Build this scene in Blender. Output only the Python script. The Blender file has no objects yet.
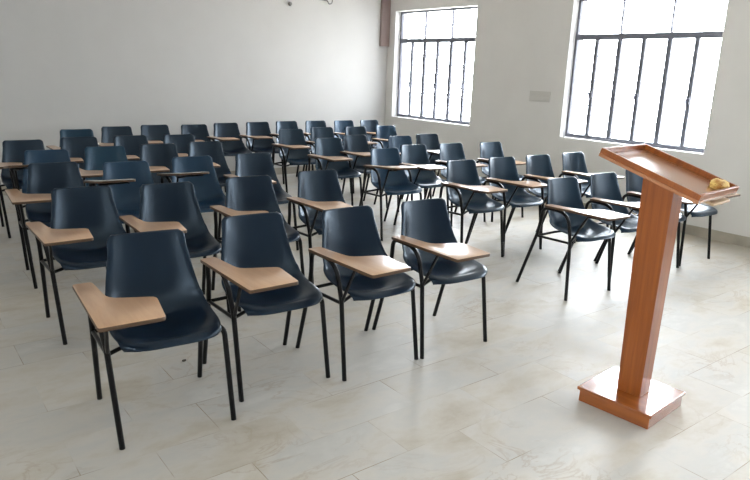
import bpy, bmesh, math, random
from mathutils import Vector, Matrix
random.seed(7)
sc = bpy.context.scene
COL = sc.collection

# ---------------------------------------------------------------- materials
def new_mat(name):
    m = bpy.data.materials.new(name); m.use_nodes = True
    nt = m.node_tree
    return m, nt, nt.nodes, nt.links, nt.nodes['Principled BSDF']

def simple(name, col, rough=.5, metal=0., spec=.5, bump=0., bscale=80., var=0.):
    m, nt, N, L, b = new_mat(name)
    b.inputs['Base Color'].default_value = (*col, 1)
    b.inputs['Roughness'].default_value = rough
    b.inputs['Metallic'].default_value = metal
    b.inputs['Specular IOR Level'].default_value = spec
    tc = N.new('ShaderNodeTexCoord')
    nz = N.new('ShaderNodeTexNoise'); nz.inputs['Scale'].default_value = bscale
    nz.inputs['Detail'].default_value = 4
    L.new(tc.outputs['Object'], nz.inputs['Vector'])
    if bump:
        bp = N.new('ShaderNodeBump'); bp.inputs['Strength'].default_value = bump
        bp.inputs['Distance'].default_value = .002
        L.new(nz.outputs['Fac'], bp.inputs['Height']); L.new(bp.outputs['Normal'], b.inputs['Normal'])
    if var:
        n2 = N.new('ShaderNodeTexNoise'); n2.inputs['Scale'].default_value = 3
        n2.inputs['Detail'].default_value = 5
        L.new(tc.outputs['Object'], n2.inputs['Vector'])
        r = N.new('ShaderNodeValToRGB')
        r.color_ramp.elements[0].position = .3; r.color_ramp.elements[1].position = .7
        r.color_ramp.elements[0].color = (*[c*(1-var) for c in col], 1)
        r.color_ramp.elements[1].color = (*[min(1, c*(1+var)) for c in col], 1)
        L.new(n2.outputs['Fac'], r.inputs['Fac']); L.new(r.outputs['Color'], b.inputs['Base Color'])
    return m

def wood(name, c1, c2, rough, axis='Z', scale=9., coat=0., stretch=.12, crough=.12):
    m, nt, N, L, b = new_mat(name)
    tc = N.new('ShaderNodeTexCoord'); mp = N.new('ShaderNodeMapping')
    s = {'X': (stretch, 1, 1), 'Y': (1, stretch, 1), 'Z': (1, 1, stretch)}[axis]
    mp.inputs['Scale'].default_value = s
    L.new(tc.outputs['Object'], mp.inputs['Vector'])
    nz = N.new('ShaderNodeTexNoise'); nz.inputs['Scale'].default_value = scale
    nz.inputs['Detail'].default_value = 6; nz.inputs['Roughness'].default_value = .65
    nz.inputs['Distortion'].default_value = .4
    L.new(mp.outputs['Vector'], nz.inputs['Vector'])
    r = N.new('ShaderNodeValToRGB')
    r.color_ramp.elements[0].position = .35; r.color_ramp.elements[0].color = (*c1, 1)
    r.color_ramp.elements[1].position = .65; r.color_ramp.elements[1].color = (*c2, 1)
    L.new(nz.outputs['Fac'], r.inputs['Fac']); L.new(r.outputs['Color'], b.inputs['Base Color'])
    b.inputs['Roughness'].default_value = rough
    b.inputs['Coat Weight'].default_value = coat
    b.inputs['Coat Roughness'].default_value = crough
    return m

M = {}
M['shell_navy'] = simple('navy_plastic', (.0028, .0090, .021), .28, bump=.08, bscale=420, spec=.48)
M['shell_blue'] = simple('blue_plastic', (.008, .030, .064), .31, bump=.08, bscale=420, spec=.48)
M['shell_teal'] = simple('teal_blue_plastic', (.004, .031, .060), .30, bump=.08, bscale=420, spec=.48)
M['shell_navy_sheen'] = simple('sheened_navy_plastic', (.005, .017, .034), .29, bump=.08, bscale=420, spec=.48)  # navy shell with the window sheen put into its base colour
M['steel'] = simple('black_enamelled_steel', (.004, .004, .005), .32, spec=.25)
M['bolt'] = simple('bolt_steel', (.25, .25, .25), .35, metal=.9)
M['tablet'] = wood('tablet_laminate', (.50, .285, .155), (.60, .365, .205), .32, 'Y', 22, crough=.24, coat=.8)
M['tablet_edge'] = simple('tablet_edge_board', (.085, .045, .022), .5)
M['tablet_grey'] = simple('pale_grey_laminate', (.42, .40, .36), .35, var=.1)  # pale grey tablet top, faintly mottled
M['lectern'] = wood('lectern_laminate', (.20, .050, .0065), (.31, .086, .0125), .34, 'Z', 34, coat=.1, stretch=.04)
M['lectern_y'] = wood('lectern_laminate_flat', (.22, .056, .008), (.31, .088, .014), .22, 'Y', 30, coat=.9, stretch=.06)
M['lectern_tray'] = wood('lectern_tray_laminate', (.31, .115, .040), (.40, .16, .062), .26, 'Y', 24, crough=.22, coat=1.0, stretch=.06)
M['pale_wood'] = wood('pale_ledge_board', (.52, .36, .20), (.62, .44, .27), .45, 'X', 20)
M['frame'] = simple('dark_grey_window_steel', (.16, .165, .20), .45)
M['grille'] = simple('light_grey_grille_steel', (.22, .22, .24), .5)
M['wall'] = simple('matt_wall_paint', (.73, .715, .685), .75, bump=.06, bscale=60, var=.02)
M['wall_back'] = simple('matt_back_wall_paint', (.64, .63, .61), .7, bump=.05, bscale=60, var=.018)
M['wall_front'] = simple('darkened_front_wall', (.24, .25, .25), .8, bump=.05, bscale=60)  # unseen wall, darkened to keep reflected wash off the chair backs
M['reveal'] = simple('white_window_reveal_paint', (.78, .78, .77), .6)
M['ceiling'] = simple('white_ceiling_paint', (.82, .82, .80), .8)
M['strip'] = simple('maroon_grey_paint', (.30, .225, .21), .7)
M['plate'] = simple('pale_grey_switch_plastic', (.60, .585, .545), .5)
M['hook'] = simple('grey_metal_hook', (.20, .20, .20), .4, metal=.5)
M['rubber'] = simple('black_rubber', (.01, .01, .01), .7)
M['skirting'] = simple('stained_marble_skirting', (.44, .40, .33), .45, bump=.1, bscale=30, var=.22)

def cloth_mat():
    m, nt, N, L, b = new_mat('yellow_duster_cloth')
    tc = N.new('ShaderNodeTexCoord')
    nz = N.new('ShaderNodeTexNoise'); nz.inputs['Scale'].default_value = 22; nz.inputs['Detail'].default_value = 3
    L.new(tc.outputs['Object'], nz.inputs['Vector'])
    r = N.new('ShaderNodeValToRGB')
    r.color_ramp.elements[0].position = .38; r.color_ramp.elements[0].color = (.42, .20, .045, 1)
    r.color_ramp.elements[1].position = .56; r.color_ramp.elements[1].color = (.74, .52, .16, 1)
    L.new(nz.outputs['Fac'], r.inputs['Fac']); L.new(r.outputs['Color'], b.inputs['Base Color'])
    b.inputs['Roughness'].default_value = .8
    return m
M['duster'] = cloth_mat()

def floor_mat():
    m, nt, N, L, b = new_mat('veined_marble_tiles')
    tc = N.new('ShaderNodeTexCoord')
    mp = N.new('ShaderNodeMapping'); mp.inputs['Location'].default_value = (.12, .21, 0)
    L.new(tc.outputs['Object'], mp.inputs['Vector'])
    # slabs, long side along X, half-bond
    br = N.new('ShaderNodeTexBrick')
    br.inputs['Scale'].default_value = 1.0
    br.inputs['Brick Width'].default_value = .60
    br.inputs['Row Height'].default_value = .30
    br.inputs['Mortar Size'].default_value = .0022
    br.inputs['Mortar Smooth'].default_value = .3
    br.inputs['Bias'].default_value = 0
    br.inputs['Color1'].default_value = (0, 0, 0, 1); br.inputs['Color2'].default_value = (1, 1, 1, 1)
    br.inputs['Mortar'].default_value = (.5, .5, .5, 1)
    br.offset = .5
    L.new(mp.outputs['Vector'], br.inputs['Vector'])
    # broad cloudy patches (differs from slab to slab: brick value shifts the noise)
    sh = N.new('ShaderNodeVectorMath'); sh.operation = 'MULTIPLY_ADD'
    sh.inputs[1].default_value = (.35, .25, .45)
    L.new(br.outputs['Color'], sh.inputs[0]); 
    mp2 = N.new('ShaderNodeMapping'); mp2.inputs['Rotation'].default_value = (0, 0, .35)
    mp2.inputs['Scale'].default_value = (1.0, 1.7, 1)
    L.new(tc.outputs['Object'], mp2.inputs['Vector'])
    L.new(mp2.outputs['Vector'], sh.inputs[2])
    n1 = N.new('ShaderNodeTexNoise'); n1.inputs['Scale'].default_value = 2.0; n1.inputs['Detail'].default_value = 6
    n1.inputs['Roughness'].default_value = .62; n1.inputs['Distortion'].default_value = .25
    L.new(sh.outputs[0], n1.inputs['Vector'])
    r1 = N.new('ShaderNodeValToRGB'); e = r1.color_ramp.elements
    e[0].position = .27; e[0].color = (.40, .345, .27, 1)
    e[1].position = .74; e[1].color = (.575, .555, .515, 1)
    x = e.new(.40); x.color = (.475, .435, .365, 1)
    x = e.new(.49); x.color = (.515, .485, .435, 1)
    x = e.new(.58); x.color = (.48, .465, .43, 1)
    L.new(n1.outputs['Fac'], r1.inputs['Fac'])
    # veins
    n2 = N.new('ShaderNodeTexNoise'); n2.inputs['Scale'].default_value = 1.9; n2.inputs['Detail'].default_value = 7
    n2.inputs['Roughness'].default_value = .6; n2.inputs['Distortion'].default_value = 1.2
    L.new(sh.outputs[0], n2.inputs['Vector'])
    s = N.new('ShaderNodeMath'); s.operation = 'SUBTRACT'; s.inputs[1].default_value = .5
    L.new(n2.outputs['Fac'], s.inputs[0])
    ab = N.new('ShaderNodeMath'); ab.operation = 'ABSOLUTE'; L.new(s.outputs[0], ab.inputs[0])
    mr = N.new('ShaderNodeMapRange'); mr.inputs['From Min'].default_value = 0; mr.inputs['From Max'].default_value = .022
    mr.inputs['To Min'].default_value = .5; mr.inputs['To Max'].default_value = 0
    L.new(ab.outputs[0], mr.inputs['Value'])
    # veins only here and there
    n3 = N.new('ShaderNodeTexNoise'); n3.inputs['Scale'].default_value = 1.1; n3.inputs['Detail'].default_value = 2
    L.new(tc.outputs['Object'], n3.inputs['Vector'])
    m3 = N.new('ShaderNodeMapRange'); m3.inputs['From Min'].default_value = .47; m3.inputs['From Max'].default_value = .62
    L.new(n3.outputs['Fac'], m3.inputs['Value'])
    mu = N.new('ShaderNodeMath'); mu.operation = 'MULTIPLY'; L.new(mr.outputs[0], mu.inputs[0]); L.new(m3.outputs[0], mu.inputs[1])
    mx = N.new('ShaderNodeMix'); mx.data_type = 'RGBA'
    L.new(mu.outputs[0], mx.inputs['Factor']); L.new(r1.outputs['Color'], mx.inputs[6])
    mx.inputs[7].default_value = (.35, .27, .19, 1)
    # per-slab tone
    hs = N.new('ShaderNodeMapRange'); hs.inputs['To Min'].default_value = .96; hs.inputs['To Max'].default_value = 1.03
    L.new(br.outputs['Color'], hs.inputs['Value'])
    vm = N.new('ShaderNodeVectorMath'); vm.operation = 'SCALE'
    L.new(mx.outputs[2], vm.inputs[0]); L.new(hs.outputs[0], vm.inputs['Scale'])
    # joints
    jf = N.new('ShaderNodeMath'); jf.operation = 'MULTIPLY'; jf.inputs[1].default_value = .5
    n4 = N.new('ShaderNodeTexNoise'); n4.inputs['Scale'].default_value = 2.3; n4.inputs['Detail'].default_value = 4
    L.new(tc.outputs['Object'], n4.inputs['Vector'])
    m4 = N.new('ShaderNodeMapRange'); m4.inputs['From Min'].default_value = .47; m4.inputs['From Max'].default_value = .64; m4.inputs['To Min'].default_value = .04; m4.inputs['To Max'].default_value = 1.3
    L.new(n4.outputs['Fac'], m4.inputs['Value'])
    L.new(m4.outputs[0], jf.inputs[1])
    L.new(br.outputs['Fac'], jf.inputs[0])
    mj = N.new('ShaderNodeMix'); mj.data_type = 'RGBA'
    L.new(jf.outputs[0], mj.inputs['Factor']); L.new(vm.outputs[0], mj.inputs[6]); mj.inputs[7].default_value = (.27, .21, .145, 1)
    # dirt band along the window wall (stain, has its own shape)
    sx = N.new('ShaderNodeSeparateXYZ'); L.new(tc.outputs['Object'], sx.inputs[0])
    ad = N.new('ShaderNodeMath'); ad.operation = 'MULTIPLY_ADD'; ad.inputs[1].default_value = .8
    L.new(n3.outputs['Fac'], ad.inputs[0]); L.new(sx.outputs['X'], ad.inputs[2])
    dm = N.new('ShaderNodeMapRange'); dm.inputs['From Min'].default_value = 6.75; dm.inputs['From Max'].default_value = 7.25
    dm.inputs['To Max'].default_value = .55
    L.new(ad.outputs[0], dm.inputs['Value'])
    md = N.new('ShaderNodeMix'); md.data_type = 'RGBA'
    L.new(dm.outputs[0], md.inputs['Factor']); L.new(mj.outputs[2], md.inputs[6]); md.inputs[7].default_value = (.33, .28, .20, 1)
    L.new(md.outputs[2], b.inputs['Base Color'])
    rr = N.new('ShaderNodeMapRange'); rr.inputs['To Min'].default_value = .36; rr.inputs['To Max'].default_value = .55
    L.new(n1.outputs['Fac'], rr.inputs['Value']); L.new(rr.outputs[0], b.inputs['Roughness'])
    b.inputs['Specular IOR Level'].default_value = .45
    bp = N.new('ShaderNodeBump'); bp.invert = True; bp.inputs['Strength'].default_value = .3; bp.inputs['Distance'].default_value = .001
    L.new(br.outputs['Fac'], bp.inputs['Height']); L.new(bp.outputs['Normal'], b.inputs['Normal'])
    return m
M['floor'] = floor_mat()

def glass_mat():
    m = bpy.data.materials.new('thin_window_glass'); m.use_nodes = True
    nt = m.node_tree; N = nt.nodes; L = nt.links
    N.clear()
    o = N.new('ShaderNodeOutputMaterial'); t = N.new('ShaderNodeBsdfTransparent'); g = N.new('ShaderNodeBsdfGlossy')
    t.inputs['Color'].default_value = (.97, .98, .98, 1)
    g.inputs['Roughness'].default_value = .02
    lw = N.new('ShaderNodeLayerWeight'); pw = N.new('ShaderNodeMath'); pw.operation = 'POWER'; pw.inputs[1].default_value = 5
    L.new(lw.outputs['Facing'], pw.inputs[0])
    f = N.new('ShaderNodeMath'); f.operation = 'MULTIPLY_ADD'; f.inputs[1].default_value = .7; f.inputs[2].default_value = .035
    L.new(pw.outputs[0], f.inputs[0])
    mx = N.new('ShaderNodeMixShader')
    L.new(f.outputs[0], mx.inputs[0]); L.new(t.outputs[0], mx.inputs[1]); L.new(g.outputs[0], mx.inputs[2])
    L.new(mx.outputs[0], o.inputs['Surface'])
    return m
M['glass'] = glass_mat()

# ---------------------------------------------------------------- helpers
def link(name, bm, mat, parent=None, smooth=True, bevel=0., weighted=False, loc=None):
    me = bpy.data.meshes.new(name)
    bmesh.ops.recalc_face_normals(bm, faces=bm.faces)
    bm.to_mesh(me); bm.free()
    for m in (mat if isinstance(mat, (list, tuple)) else [mat]):
        me.materials.append(m)
    o = bpy.data.objects.new(name, me); COL.objects.link(o)
    if parent is not None: o.parent = parent
    if loc is not None: o.location = loc
    if bevel:
        b = o.modifiers.new('bevel', 'BEVEL'); b.width = bevel; b.segments = 2; b.limit_method = 'ANGLE'
        b.angle_limit = math.radians(40); b.harden_normals = False
    if smooth:
        for p in me.polygons: p.use_smooth = True
        try: me.set_sharp_from_angle(angle=math.radians(42))
        except Exception: pass
    return o

def box(bm, x0, x1, y0, y1, z0, z1, mi=0):
    vs = [bm.verts.new(p) for p in ((x0,y0,z0),(x1,y0,z0),(x1,y1,z0),(x0,y1,z0),(x0,y0,z1),(x1,y0,z1),(x1,y1,z1),(x0,y1,z1))]
    for f in ((0,3,2,1),(4,5,6,7),(0,1,5,4),(1,2,6,5),(2,3,7,6),(3,0,4,7)):
        fc = bm.faces.new([vs[i] for i in f]); fc.material_index = mi
    return vs

def fillet(pts, radii, seg=6):
    """polyline with rounded corners"""
    pts = [Vector(p) for p in pts]
    out = [pts[0]]
    for i in range(1, len(pts)-1):
        r = radii[i-1]
        a, b, c = pts[i-1], pts[i], pts[i+1]
        d1 = (a-b).normalized(); d2 = (c-b).normalized()
        ang = d1.angle(d2)
        if r <= 0 or ang > math.pi-.02: out.append(b); continue
        t = min(r/math.tan(ang/2), (a-b).length*.49, (c-b).length*.49)
        p0 = b+d1*t; p1 = b+d2*t
        for k in range(seg+1):
            s = k/seg
            out.append(p0*(1-s)**2 + b*2*s*(1-s) + p1*s*s)
    out.append(pts[-1])
    return out

def tube(bm, path, r=.011, n=10, cap=True):
    path = [Vector(p) for p in path]
    rings = []
    prev = None
    for i, p in enumerate(path):
        if i == 0: t = path[1]-path[0]
        elif i == len(path)-1: t = path[-1]-path[-2]
        else: t = (path[i+1]-path[i]).normalized()+(path[i]-path[i-1]).normalized()
        t.normalize()
        if prev is None:
            ref = Vector((1, 0, 0)) if abs(t.x) < .9 else Vector((0, 1, 0))
            u = t.cross(ref).normalized()
        else:
            u = (prev - t*prev.dot(t)).normalized()
        prev = u
        w = t.cross(u)
        rr = r[i] if isinstance(r, (list, tuple)) else r
        rings.append([bm.verts.new(p+(u*math.cos(2*math.pi*k/n)+w*math.sin(2*math.pi*k/n))*rr) for k in range(n)])
    for a, b in zip(rings, rings[1:]):
        for k in range(n):
            bm.faces.new((a[k], a[(k+1) % n], b[(k+1) % n], b[k]))
    if cap:
        bm.faces.new(rings[0][::-1]); bm.faces.new(rings[-1])

def prism(bm, outline, z0, z1, mi_top=0, mi_side=0):
    lo = [bm.verts.new((x, y, z0)) for x, y in outline]; hi = [bm.verts.new((x, y, z1)) for x, y in outline]
    n = len(outline)
    f = bm.faces.new(hi); f.material_index = mi_top
    f = bm.faces.new(lo[::-1]); f.material_index = mi_side
    for i in range(n):
        f = bm.faces.new((lo[i], lo[(i+1) % n], hi[(i+1) % n], hi[i])); f.material_index = mi_side

def tag(o, label=None, cat=None, group=None, kind=None):
    if label: o['label'] = label
    if cat: o['category'] = cat
    if group: o['group'] = group
    if kind: o['kind'] = kind
    return o

def empty(name, loc=(0, 0, 0), rz=0., **kw):
    o = bpy.data.objects.new(name, None); COL.objects.link(o)
    o.empty_display_size = .1
    o.location = loc; o.rotation_euler = (0, 0, rz)
    return tag(o, **kw)

def copy_tree(o, parent=None):
    c = o.copy(); COL.objects.link(c); c.parent = parent
    for ch in list(o.children): copy_tree(ch, c)
    return c

def struct(name, bm, mat, parent=None, **kw):
    o = link(name, bm, mat, parent, smooth=False, **kw)
    if parent is None: o['kind'] = 'structure'
    return o

# ---------------------------------------------------------------- room shell
XW, YB, XL, YF, ZC = 6.9, 8.82, -1.9, -2.6, 3.25
T = .28
Z0, Z1 = .865, 2.535
FILL_LWINS = [(-.9, .9)]  # left-wall window out of view, added for fill light
bm = bmesh.new(); box(bm, XL-T, XW+T, YF-T, YB+T, -.12, 0); struct('floor', bm, M['floor'])
bm = bmesh.new(); box(bm, XL-T, XW+T, YF-T, YB+T, ZC, ZC+.15); struct('ceiling', bm, M['ceiling'])
bm = bmesh.new(); box(bm, XL-T, XW+T, YB, YB+T, 0, ZC); struct('wall_back', bm, M['wall_back'])
bm = bmesh.new()
box(bm, XL-T, XL, YF, FILL_LWINS[0][0], 0, ZC); box(bm, XL-T, XL, FILL_LWINS[0][1], YB, 0, ZC)
for a, b in FILL_LWINS: box(bm, XL-T, XL, a, b, 0, Z0); box(bm, XL-T, XL, a, b, Z1, ZC)
struct('wall_left', bm, M['wall'])
bm = bmesh.new(); box(bm, XL-T, XW+T, YF-T, YF, 0, ZC); struct('wall_front', bm, M['wall_front'])
# window wall with openings
Z0, Z1 = .865, 2.535
WINS = [(6.82, 8.64), (3.37, 5.22), (.10, 1.95), (-2.25, -.6)]  # last two are out of view, added to light the front floor
FILL_LWINS = [(-.9, .9)]
ys = [YF] + [v for w in sorted(WINS) for v in w] + [YB]
bm = bmesh.new()
for i in range(0, len(ys), 2): box(bm, XW, XW+T, ys[i], ys[i+1], 0, ZC)
for a, b in WINS:
    box(bm, XW, XW+T, a, b, 0, Z0); box(bm, XW, XW+T, a, b, Z1, ZC)
struct('wall_right', bm, M['wall'])
# skirting
bm = bmesh.new(); box(bm, XW-.012, XW, YF, YB-.012, 0, .105); struct('baseboard_right', bm, M['skirting'])
bm = bmesh.new(); box(bm, XL, XW, YB-.012, YB, 0, .105); struct('baseboard_back', bm, M['skirting'])
bm = bmesh.new(); box(bm, XL, XL+.012, YF, YB-.012, 0, .105); struct('baseboard_left', bm, M['skirting'])
# short maroon-grey painted strip high in the far corner
bm = bmesh.new(); box(bm, XW-.17, XW, YB-.05, YB, 1.99, ZC); struct('trim_1', bm, M['strip'], bevel=.004)

def window(n, y0, y1, left=False):
    root = empty('window_%d' % n, (XL-.13 if left else XW+.13, (y0+y1)/2, Z0), math.pi if left else 0., kind='structure')
    w = (y1-y0)/2; h = Z1-Z0; zt = 1.224        # transom height above the sill
    # white plastered reveal and sill
    bm = bmesh.new()
    t = .006
    box(bm, -.128, .14, -w, w, 0, t); box(bm, -.128, .14, -w, w, h-t, h)
    box(bm, -.128, .14, -w, -w+t, t, h-t); box(bm, -.128, .14, w-t, w, t, h-t)
    link('window_reveal', bm, M['reveal'], root, smooth=False)
    W = w-t; B, Tt = t, h-t
    f = bmesh.new(); d = .022
    box(f, -d, d, -W, W, B, B+.03); box(f, -d, d, -W, W, Tt-.03, Tt)
    
    for q0, q1 in ((B+.03, zt-.024), (zt+.024, Tt-.03)):
        box(f, -d, d, -W, -W+.03, q0, q1); box(f, -d, d, W-.03, W, q0, q1)
    box(f, -d, d, -W, W, zt-.024, zt+.024)
    bay = 2*W/3
    for k in (1, 2):
        y = -W+k*bay
        box(f, -d, d, y-.009, y+.009, zt+.024, Tt-.03); box(f, -d, d, y-.014, y+.014, B+.03, zt-.024)
    link('window_frame', f, M['frame'], root, smooth=False)
    # two hinged leaves in each bay
    for k in range(3):
        ya = -W+k*bay; yb = ya+bay; ym = (ya+yb)/2
        for a, b in ((ya+.014, ym-.001), (ym+.001, yb-.014)):
            lf = bmesh.new(); e = .018; s = .022; so = .012
            sa, sb = (so, s) if b < ym+.01 else (s, so)
            box(lf, -e, e, a, a+sa, B+.03, zt-.024); box(lf, -e, e, b-sb, b, B+.03, zt-.024)
            box(lf, -e, e, a+sa, b-sb, B+.03, B+.046); box(lf, -e, e, a+sa, b-sb, zt-.040, zt-.024)
            leaf = link('window_leaf', lf, M['frame'], root, smooth=False)
            g = bmesh.new(); box(g, -.002, .002, a+sa, b-sb, B+.046, zt-.040)
            link('pane', g, M['glass'], leaf, smooth=False)
            if b < ym:   # handle on the meeting stiles
                hb = bmesh.new()
                box(hb, -.034, -.018, ym-.018, ym+.018, .50, .585)
                tube(hb, fillet([(-.034, ym, .56), (-.062, ym, .56), (-.066, ym+.03, .44)], [.015]), .0075, 8)
                link('handle', hb, M['frame'], leaf)
        g = bmesh.new(); box(g, -.002, .002, ya+.009, yb-.009, zt+.024, Tt-.03)
        link('transom_pane', g, M['glass'], root, smooth=False)
    # security grille outside the leaves
    g = bmesh.new()
    X = .09
    z = .11
    while z < h-.06:
        tube(g, [(X, -W, z), (X, W, z)], .006, 6); z += .148
    for k in range(3):
        ya = -W+k*bay
        for fr in (.2, .8):
            y = ya+fr*bay
            tube(g, [(X, y, .406), (X, y, .702)], .006, 6)
    link('window_grille', g, M['grille'], root)
    # daylight portal
    ld = bpy.data.lights.new('window_daylight', 'AREA'); ld.shape = 'RECTANGLE'
    ld.size = 2*w+.3; ld.size_y = h+.3; ld.cycles.is_portal = True
    lo = bpy.data.objects.new('window_daylight', ld); COL.objects.link(lo)
    lo.location = (XL-T-.02 if left else XW+T+.02, (y0+y1)/2, Z0+h/2)
    lo.location.x += -.06 if left else .06
    lo.rotation_euler = (math.pi/2, 0, -math.pi/2 if left else math.pi/2)
    return root
for i, (a, b) in enumerate(WINS): window(i+1, a, b)
for i, (a, b) in enumerate(FILL_LWINS): window(len(WINS)+i+1, a, b, True)

# switch plate on the window wall
bm = bmesh.new(); box(bm, -.012, 0, -.165, .165, -.066, .066)
box(bm, -.017, -.012, -.15, .15, .012, .05); box(bm, -.017, -.012, -.15, .15, -.05, -.012)
o = link('switch_plate', bm, M['plate'], None, bevel=.003, loc=(XW, 5.585, 1.352))
tag(o, 'faint pale grey wall plate on the window wall between the two windows', 'wall plate')
# knob and wire hook high on the back wall
bm = bmesh.new(); tube(bm, [(0, 0, 0), (0, -.02, 0), (0, -.03, 0)], [.03, .028, .018], 16)
tag(link('wall_knob', bm, M['hook'], None, loc=(5.06, YB, 2.50)), 'small round grey knob high on the back wall, left of the wire hook', 'knob')
bm = bmesh.new()
tube(bm, fillet([(-.16, 0, .03), (-.16, -.03, .03), (-.03, -.035, .02), (0, -.035, -.03), (.05, -.035, -.01), (.07, -.03, .07), (.07, 0, .07)], [.01, .03, .03, .03, .03]), .009, 8)
tag(link('wire_hook', bm, M['hook'], None, loc=(5.72, YB, 2.575)), 'bent dark wire hook high on the back wall, right of the round knob', 'hook')

# ---------------------------------------------------------------- chair
def lerp_table(tab, s):
    """Catmull-Rom through rows of tab, s in [0, n-1]"""
    n = len(tab); i = min(int(s), n-2); t = s-i
    p = [tab[max(0, i-1)], tab[i], tab[i+1], tab[min(n-1, i+2)]]
    return [0.5*((2*b)+(c-a)*t+(2*a-5*b+4*c-d)*t*t+(3*b-a-3*c+d)*t**3) for a, b, c, d in zip(*p)]

def make_shell():
    # y, z, half width, edge lift
    P = [(0.125, 0.844, .150, .028), (0.123, 0.832, .166, .036), (0.119, 0.812, .173, .041), (0.111, 0.767, .176, .046),
         (0.099, 0.704, .187, .052), (0.087, 0.641, .198, .060), (0.073, 0.584, .207, .072), (0.051, 0.534, .214, .082),
         (0.011, 0.499, .221, .070), (-0.047, 0.484, .226, .050), (-0.127, 0.479, .229, .036), (-0.203, 0.482, .227, .024),
         (-0.260, 0.486, .218, .012), (-0.297, 0.481, .213, .004), (-0.320, 0.472, .207, .001), (-0.332, 0.458, .198, -.001)]
    nv, nu = 46, 21
    bm = bmesh.new(); rows = []
    for a in range(nv):
        s = a/(nv-1)*(len(P)-1)
        y, z, w, l = lerp_table(P, s)
        y1, z1, *_ = lerp_table(P, max(0, s-.05)); y2, z2, *_ = lerp_table(P, min(len(P)-1, s+.05))
        t = Vector((0, y2-y1, z2-z1)).normalized()
        nrm = Vector((0, -t.z, t.y)) * -1      # side the sitter is on
        if nrm.z < 0 and abs(nrm.z) > abs(nrm.y): nrm = -nrm
        if abs(nrm.y) >= abs(nrm.z) and nrm.y > 0 and a < nv*.6: nrm = -nrm
        row = []
        for b in range(nu):
            u = -1+2*b/(nu-1)
            uu = math.copysign(abs(u)**.9, u)
            lift = l*abs(u)**2.2
            if abs(u) > .93: lift -= .010*(abs(u)-.93)/.07    # rolled flange
            dip = -.010*math.exp(-(u/.5)**2) if s > 8 and s < 13 else 0
            p = Vector((uu*w, y, z)) + nrm*lift + Vector((0, 0, dip))
            # rounded top edge and front edge
            if a == 0: p.y += .006
            p.y += .050*max(0., (s-11.5)/3.5)*abs(u)**4
            row.append(bm.verts.new(p))
        rows.append(row)
    for r0, r1 in zip(rows, rows[1:]):
        for k in range(nu-1): bm.faces.new((r0[k], r0[k+1], r1[k+1], r1[k]))
    return bm

def bake(o):
    dg = bpy.context.evaluated_depsgraph_get()
    me = bpy.data.meshes.new_from_object(o.evaluated_get(dg))
    o.modifiers.clear(); o.data = me
    for p in me.polygons: p.use_smooth = True
    try: me.set_sharp_from_angle(angle=math.radians(50))
    except Exception: pass

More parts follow.
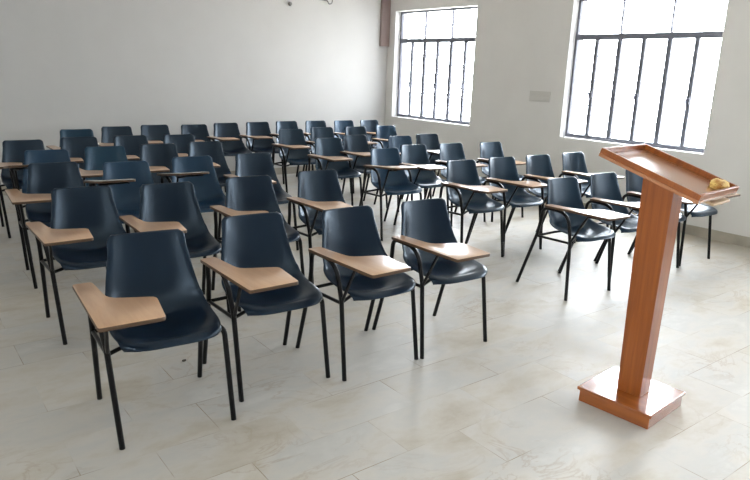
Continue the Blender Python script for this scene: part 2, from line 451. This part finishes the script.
def make_chair(dz=0., slope=-.022, top='tablet'):
    # dz raises the writing tablet; slope < 0 lifts its front edge
    up = lambda y: dz + (slope+.022)*(y+.06)
    root = empty('tablet_chair')
    sh = link('seat_shell', make_shell(), M['shell_navy'], root, loc=(-.022, 0, 0))
    m = sh.modifiers.new('s', 'SOLIDIFY'); m.thickness = .007; m.offset = 0
    m = sh.modifiers.new('b', 'BEVEL'); m.width = .003; m.segments = 2; m.limit_method = 'ANGLE'; m.angle_limit = math.radians(50)
    bake(sh)
    R = .0126
    # writing-arm side: rear leg rises past the seat and curves over under the tablet into the front leg
    b = bmesh.new(); tube(b, [(-.2485, .250, 0), (-.285, .055, .45), (-.292, .030, .54)], R); link('leg', b, M['steel'], root)
    b = bmesh.new(); tube(b, [(-.2485, -.250, 0), (-.283, -.256, .46)], R); link('leg', b, M['steel'], root)
    b = bmesh.new(); tube(b, fillet([(-.292, .030, .54), (-.310, -.005, .665+dz), (-.312, -.240, .665+up(-.24)), (-.283, -.256, .46)], [.07, .11], 8), R)
    link('arm_loop', b, M['steel'], root)
    # open side
    b = bmesh.new(); tube(b, fillet([(.2485, .250, 0), (.218, .085, .450), (.175, .00, .450)], [.05], 6), R); link('leg', b, M['steel'], root)
    b = bmesh.new(); tube(b, fillet([(.2485, -.250, 0), (.228, -.205, .450), (.175, -.14, .450)], [.05], 6), R); link('leg', b, M['steel'], root)
    b = bmesh.new(); tube(b, [(.175, -.14, .450), (.175, .00, .450)], R); link('side_rail', b, M['steel'], root)
    b = bmesh.new(); tube(b, [(-.283, .066, .430), (-.281, -.254, .442)], .0095); link('side_rail', b, M['steel'], root)
    b = bmesh.new(); tube(b, fillet([(-.280, -.240, .437), (-.14, -.18, .455), (.175, -.13, .453)], [.05]), .0095)
    link('cross_bar', b, M['steel'], root)
    b = bmesh.new(); tube(b, fillet([(-.281, .055, .432), (-.14, .01, .455), (.175, -.01, .453)], [.05]), .0095)
    link('cross_bar', b, M['steel'], root)
    # strut from the front leg up to the front of the tablet, flat bracket beneath it
    b = bmesh.new(); tube(b, [(-.281, -.257, .450), (-.305, -.405, .670+up(-.405)), (-.285, -.50, .678+up(-.5))], .009)
    link('tablet_strut', b, M['steel'], root)
    b = bmesh.new(); box(b, -.352, -.150, -.530, -.500, .680+up(-.5), .6865+up(-.5)); link('tablet_bracket', b, M['steel'], root, smooth=False)
    # writing tablet
    out = [(-.366, -.066), (-.366, -.615), (-.363, -.623), (-.356, -.626), (-.145, -.618), (-.134, -.614), (-.130, -.604),
           (-.106, -.405), (-.105, -.385), (-.112, -.368), (-.128, -.358), (-.160, -.346), (-.215, -.324), (-.248, -.308), (-.264, -.292),
           (-.272, -.270), (-.276, -.240), (-.288, -.060), (-.292, -.053), (-.300, -.050), (-.355, -.052), (-.363, -.057)]
    b = bmesh.new(); prism(b, out, 0, .016, 0, 1)
    for v in b.verts: v.co.z += .680 + dz + slope*(v.co.y+.06)
    tb = link('writing_tablet', b, [M[top], M['tablet_edge']], root)
    m = tb.modifiers.new('b', 'BEVEL'); m.width = .002; m.segments = 2; m.limit_method = 'ANGLE'; m.angle_limit = math.radians(50)
    bake(tb)
    # bolt heads holding the shell to the frame
    for x, y in ((-.10, -.115), (.15, -.115)):
        b = bmesh.new(); bmesh.ops.create_uvsphere(b, u_segments=8, v_segments=5, radius=.007)
        for v in b.verts: v.co.z = v.co.z*.5+.481; v.co.x += x-.04; v.co.y += y-.10
        link('bolt', b, M['bolt'], root)
    return root

# front-left-to-right, one tuple per chair: centre x, centre y, turn (degrees), plastic
ROWS = [
 ('front', [(0.940, 2.819, 4.6, 'n'), (1.532, 2.930, 2, 'n'), (2.076, 2.840, .8, 'n'), (2.618, 2.814, 3, 'n'),
            (4.190, 2.99, 4, 's'), (4.740, 3.00, 3, 's'), (5.290, 3.03, 3, 's'), (5.850, 3.03, 2, 's')]),
 ('second', [(0.978, 4.10, 1, 'n'), (1.474, 4.02, 3, 'n'), (2.067, 4.05, 3, 'n'), (2.662, 4.09, 2, 'n'),
             (4.170, 4.08, 3, 's'), (4.704, 4.08, 3, 's'), (5.205, 4.06, 3, 's'), (5.768, 4.06, 2, 's')]),
 ('third', [(1.045, 5.22, 4, 'n'), (1.535, 5.08, 3, 'b'), (2.108, 5.18, 3, 'b'), (2.684, 5.20, 3, 'n'),
            (4.063, 5.06, 4, 'b'), (4.576, 5.22, 3, 's'), (5.090, 5.18, 2, 's'), (5.661, 5.12, 2, 's')]),
 ('fourth', [(1.155, 6.02, 4, 'b'), (1.657, 6.10, 3, 't'), (2.155, 6.14, 3, 'n'), (2.650, 6.20, 3, 'n'),
             (4.067, 6.10, 3, 's'), (4.560, 6.28, 2, 'n'), (5.040, 6.02, 3, 'b'), (5.561, 6.12, 5, 'n')]),
 ('fifth', [(1.117, 6.84, 2, 'n'), (1.641, 6.96, 2, 'n'), (2.150, 6.96, 2, 'n'), (2.655, 6.92, 2, 'n'),
            (4.193, 7.15, 2, 's'), (4.734, 7.28, 2, 's'), (5.252, 7.24, 2, 's'), (5.807, 7.28, 2, 'b')]),
 ('back', [(1.811, 7.78, 2, 't'), (2.314, 8.02, 2, 'n'), (2.805, 8.12, 1, 'n'), (3.292, 8.06, 2, 'n'), (3.793, 8.20, 2, 'n'),
           (4.285, 8.24, 2, 'n'), (4.770, 8.28, 1, 's'), (5.250, 8.26, 2, 's'), (5.730, 8.22, 2, 'b'), (6.200, 8.20, 1, 'n')])]
for k in ('shell_navy', 'shell_blue', 'shell_teal', 'shell_navy_sheen'):
    M[k].node_tree.nodes['Principled BSDF'].inputs['Specular Tint'].default_value = (.66, .84, 1, 1)
SHELL = {'n': M['shell_navy'], 'b': M['shell_blue'], 't': M['shell_teal'], 's': M['shell_navy_sheen']}
TINT = {'n': 'dark navy', 'b': 'bluer', 't': 'teal-blue', 's': 'sheen-lightened navy'}
ORD = ['first', 'second', 'third', 'fourth', 'fifth', 'sixth', 'seventh', 'eighth', 'ninth', 'tenth']
ROWNAME = {'front': 'front row', 'second': 'second row', 'third': 'third row', 'fourth': 'fourth row',
           'fifth': 'fifth row', 'back': 'row along the rear wall'}
protos = {'plain': make_chair(), 'grey': make_chair(.050, -.150, 'tablet_grey'), 'raised': make_chair(.022, -.085)}
VARIANT = {('fourth', 0): 'grey', ('third', 1): 'grey', ('third', 2): 'grey', ('third', 4): 'raised'}
used = set()
for rn, chairs in ROWS:
    for i, (x, y, a, k) in enumerate(chairs):
        kind = VARIANT.get((rn, i), 'plain'); proto = protos[kind]
        o = copy_tree(proto) if kind in used else proto
        used.add(kind)
        o.location = (x, y, 0); o.rotation_euler = (0, 0, -math.radians(a))
        n = len(chairs)
        if n == 8:
            side = 'left block beside the aisle' if i < 4 else 'block by the windows'
            j = i % 4
            where = ['first', 'second', 'third', 'fourth'][j] + ' from the left in the ' + ROWNAME[rn] + ', ' + ('left block' if i < 4 else 'window-side block')
        else:
            where = ORD[i] + ' from the left in the ' + ROWNAME[rn]
        tag(o, '%s plastic %s chair, %s' % (TINT[k], 'grey-tablet' if kind == 'grey' else 'tablet-arm', where), 'chair', 'tablet-arm chairs of the ' + rn + ' row')
        if k != 'n':
            for c in o.children:
                if c.name.startswith('seat_shell'):
                    c.material_slots[0].link = 'OBJECT'; c.material_slots[0].material = SHELL[k]

# ---------------------------------------------------------------- lectern
LX, LY, LR = 2.902, 1.590, math.radians(5.2)
lec = empty('lectern', (LX, LY, 0), LR, label='orange-brown wooden lectern with square column and sloping lipped tray', cat='lectern')
bm = bmesh.new(); box(bm, -.183, .183, -.183, .183, 0, .062); link('plinth', bm, M['lectern_y'], lec, smooth=False, bevel=.003)
bm = bmesh.new(); box(bm, -.192, .192, -.194, .194, .062, .080); link('base_board', bm, M['lectern_y'], lec, smooth=False, bevel=.004)
bm = bmesh.new()
vs = []
cx, cy = -.008, -.012
TILT = math.atan2(.150, .472)
def under(y): return 1.217 + (y+.028)*math.tan(TILT) - .042/math.cos(TILT)
for z, hx, hy in ((.08, .053, .060), (None, .056, .076)):
    for sx, sy in ((-1, -1), (1, -1), (1, 1), (-1, 1)):
        x, y = cx+sx*hx, cy+sy*hy
        vs.append(bm.verts.new((x, y, z if z is not None else under(y))))
for f in ((0, 3, 2, 1), (4, 5, 6, 7), (0, 1, 5, 4), (1, 2, 6, 5), (2, 3, 7, 6), (3, 0, 4, 7)):
    bm.faces.new([vs[i] for i in f])
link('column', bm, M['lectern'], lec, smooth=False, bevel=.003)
# tray: board and four lips, tilted
tr = bmesh.new(); w, l = .215, .248
box(tr, -w, w, -l, l, -.042, -.026)
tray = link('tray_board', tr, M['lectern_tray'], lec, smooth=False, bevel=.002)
tray.location = (.004, -.028, 1.217); tray.rotation_euler = (TILT, 0, 0)
for (a, b, c, d) in ((-w, -w+.014, -l, l), (w-.014, w, -l, l), (-w+.014, w-.014, l-.014, l), (-w+.014, w-.014, -l, -l+.014)):
    q = bmesh.new(); box(q, a, b, c, d, -.026, .0)
    link('tray_lip', q, M['lectern'], tray, smooth=False, bevel=.0025)
# pale board under the low end
q = bmesh.new(); box(q, -.02, .172, -.252, -.10, -.074, -.062)
link('under_ledge', q, M['pale_wood'], tray, smooth=False, bevel=.002)
q = bmesh.new(); box(q, .06, .08, -.2, -.10, -.062, -.042); box(q, .14, .16, -.2, -.10, -.062, -.042)
link('ledge_spacer', q, M['lectern_y'], tray, smooth=False)

# crumpled yellow duster on the tray's low far corner
bm = bmesh.new(); bmesh.ops.create_icosphere(bm, subdivisions=4, radius=1)
from mathutils import noise
for v in bm.verts:
    n = v.co.normalized()
    k = 1+.22*noise.noise(n*1.7+Vector((3, 1, 2)))+.09*abs(noise.noise(n*4.5))*2
    v.co = Vector((n.x*.060*k, n.y*.038*k, max(-.014, n.z*.026*k)))
d = link('duster_cloth', bm, M['duster'], None)
Rm = Matrix.Rotation(LR, 4, 'Z')
p = Vector((.004, -.028, 1.217)) + Matrix.Rotation(TILT, 3, 'X') @ Vector((.135, -.190, -.014))
pw = Matrix.Translation((LX, LY, 0)) @ Rm @ p
d.location = pw; d.rotation_euler = (TILT, 0, LR)
tag(d, 'crumpled yellow duster cloth lying at the low end of the lectern tray', 'cloth')

bm = bmesh.new(); bmesh.ops.create_icosphere(bm, subdivisions=2, radius=1)
for v in bm.verts:
    k = 1+.35*noise.noise(v.co*1.6); v.co = Vector((v.co.x*.013*k, v.co.y*.008*k, v.co.z*.006*k))
tag(link('dry_crumb', bm, simple('dark_brown_crumb', (.03, .02, .015), .8), None, loc=(1.21, 3.27, .0055)), 'tiny dark brown crumb on the floor behind the leftmost front-row chair', 'crumb')

# ---------------------------------------------------------------- daylight
w = bpy.data.worlds.new('overcast_sky'); sc.world = w; w.use_nodes = True
nt = w.node_tree; N = nt.nodes; L = nt.links
bg = N['Background']
tc = N.new('ShaderNodeTexCoord'); sp = N.new('ShaderNodeSeparateXYZ'); L.new(tc.outputs['Generated'], sp.inputs[0])
r = N.new('ShaderNodeValToRGB'); e = r.color_ramp.elements
mr = N.new('ShaderNodeMapRange'); mr.inputs['From Min'].default_value = -1; mr.inputs['From Max'].default_value = 1
L.new(sp.outputs['Z'], mr.inputs['Value']); L.new(mr.outputs[0], r.inputs['Fac'])
e[0].position = .30; e[0].color = (.50, .48, .44, 1)
e[1].position = .50; e[1].color = (.90, .94, 1.0, 1)
L.new(r.outputs['Color'], bg.inputs['Color'])
m2 = N.new('ShaderNodeMapRange'); m2.interpolation_type = 'SMOOTHSTEP'
m2.inputs['From Min'].default_value = -.95; m2.inputs['From Max'].default_value = .30
m2.inputs['To Min'].default_value = .3; m2.inputs['To Max'].default_value = 8.5
vx = N.new('ShaderNodeVectorMath'); vx.operation = 'MULTIPLY'; vx.inputs[1].default_value = (1, 1, 0)
vn = N.new('ShaderNodeVectorMath'); vn.operation = 'NORMALIZE'; s2 = N.new('ShaderNodeSeparateXYZ')
L.new(tc.outputs['Generated'], vx.inputs[0]); L.new(vx.outputs[0], vn.inputs[0]); L.new(vn.outputs[0], s2.inputs[0])
L.new(s2.outputs['Y'], m2.inputs['Value']); L.new(m2.outputs[0], bg.inputs['Strength'])

# ceiling lamps of the room (above and behind the viewpoint)
def tube_lamp(x, y, rz, label):
    root = empty('tube_light', (x, y, ZC), rz, label=label, cat='ceiling light')
    b = bmesh.new(); box(b, -.62, .62, -.04, .04, -.05, 0); link('housing', b, M['ceiling'], root, smooth=False, bevel=.004)
    return root

# ---------------------------------------------------------------- camera
f = 651.988
Xa = Vector((0.79755676, -0.12467376, 0.59022001)); Ya = Vector((-0.60223805, -0.2210355, 0.76710666)); Za = Vector((0.03482151, -0.96726406, -0.25137164))
right = Vector((Xa[0], Ya[0], Za[0])); up = -Vector((Xa[1], Ya[1], Za[1])); back = -Vector((Xa[2], Ya[2], Za[2]))
mat = Matrix((right, up, back)).transposed().to_4x4(); mat.translation = (0, 0, 1.6)
cam = bpy.data.cameras.new('camera'); co = bpy.data.objects.new('camera', cam); COL.objects.link(co)
cam.sensor_fit = 'HORIZONTAL'; cam.sensor_width = 36; cam.lens = 36*f/750; cam.clip_start = .05
co.matrix_world = mat; sc.camera = co

sc.view_settings.view_transform = 'Standard'; sc.view_settings.look = 'None'
sc.view_settings.gamma = 1; sc.view_settings.exposure = 2.46
sc.view_settings.use_curve_mapping = False
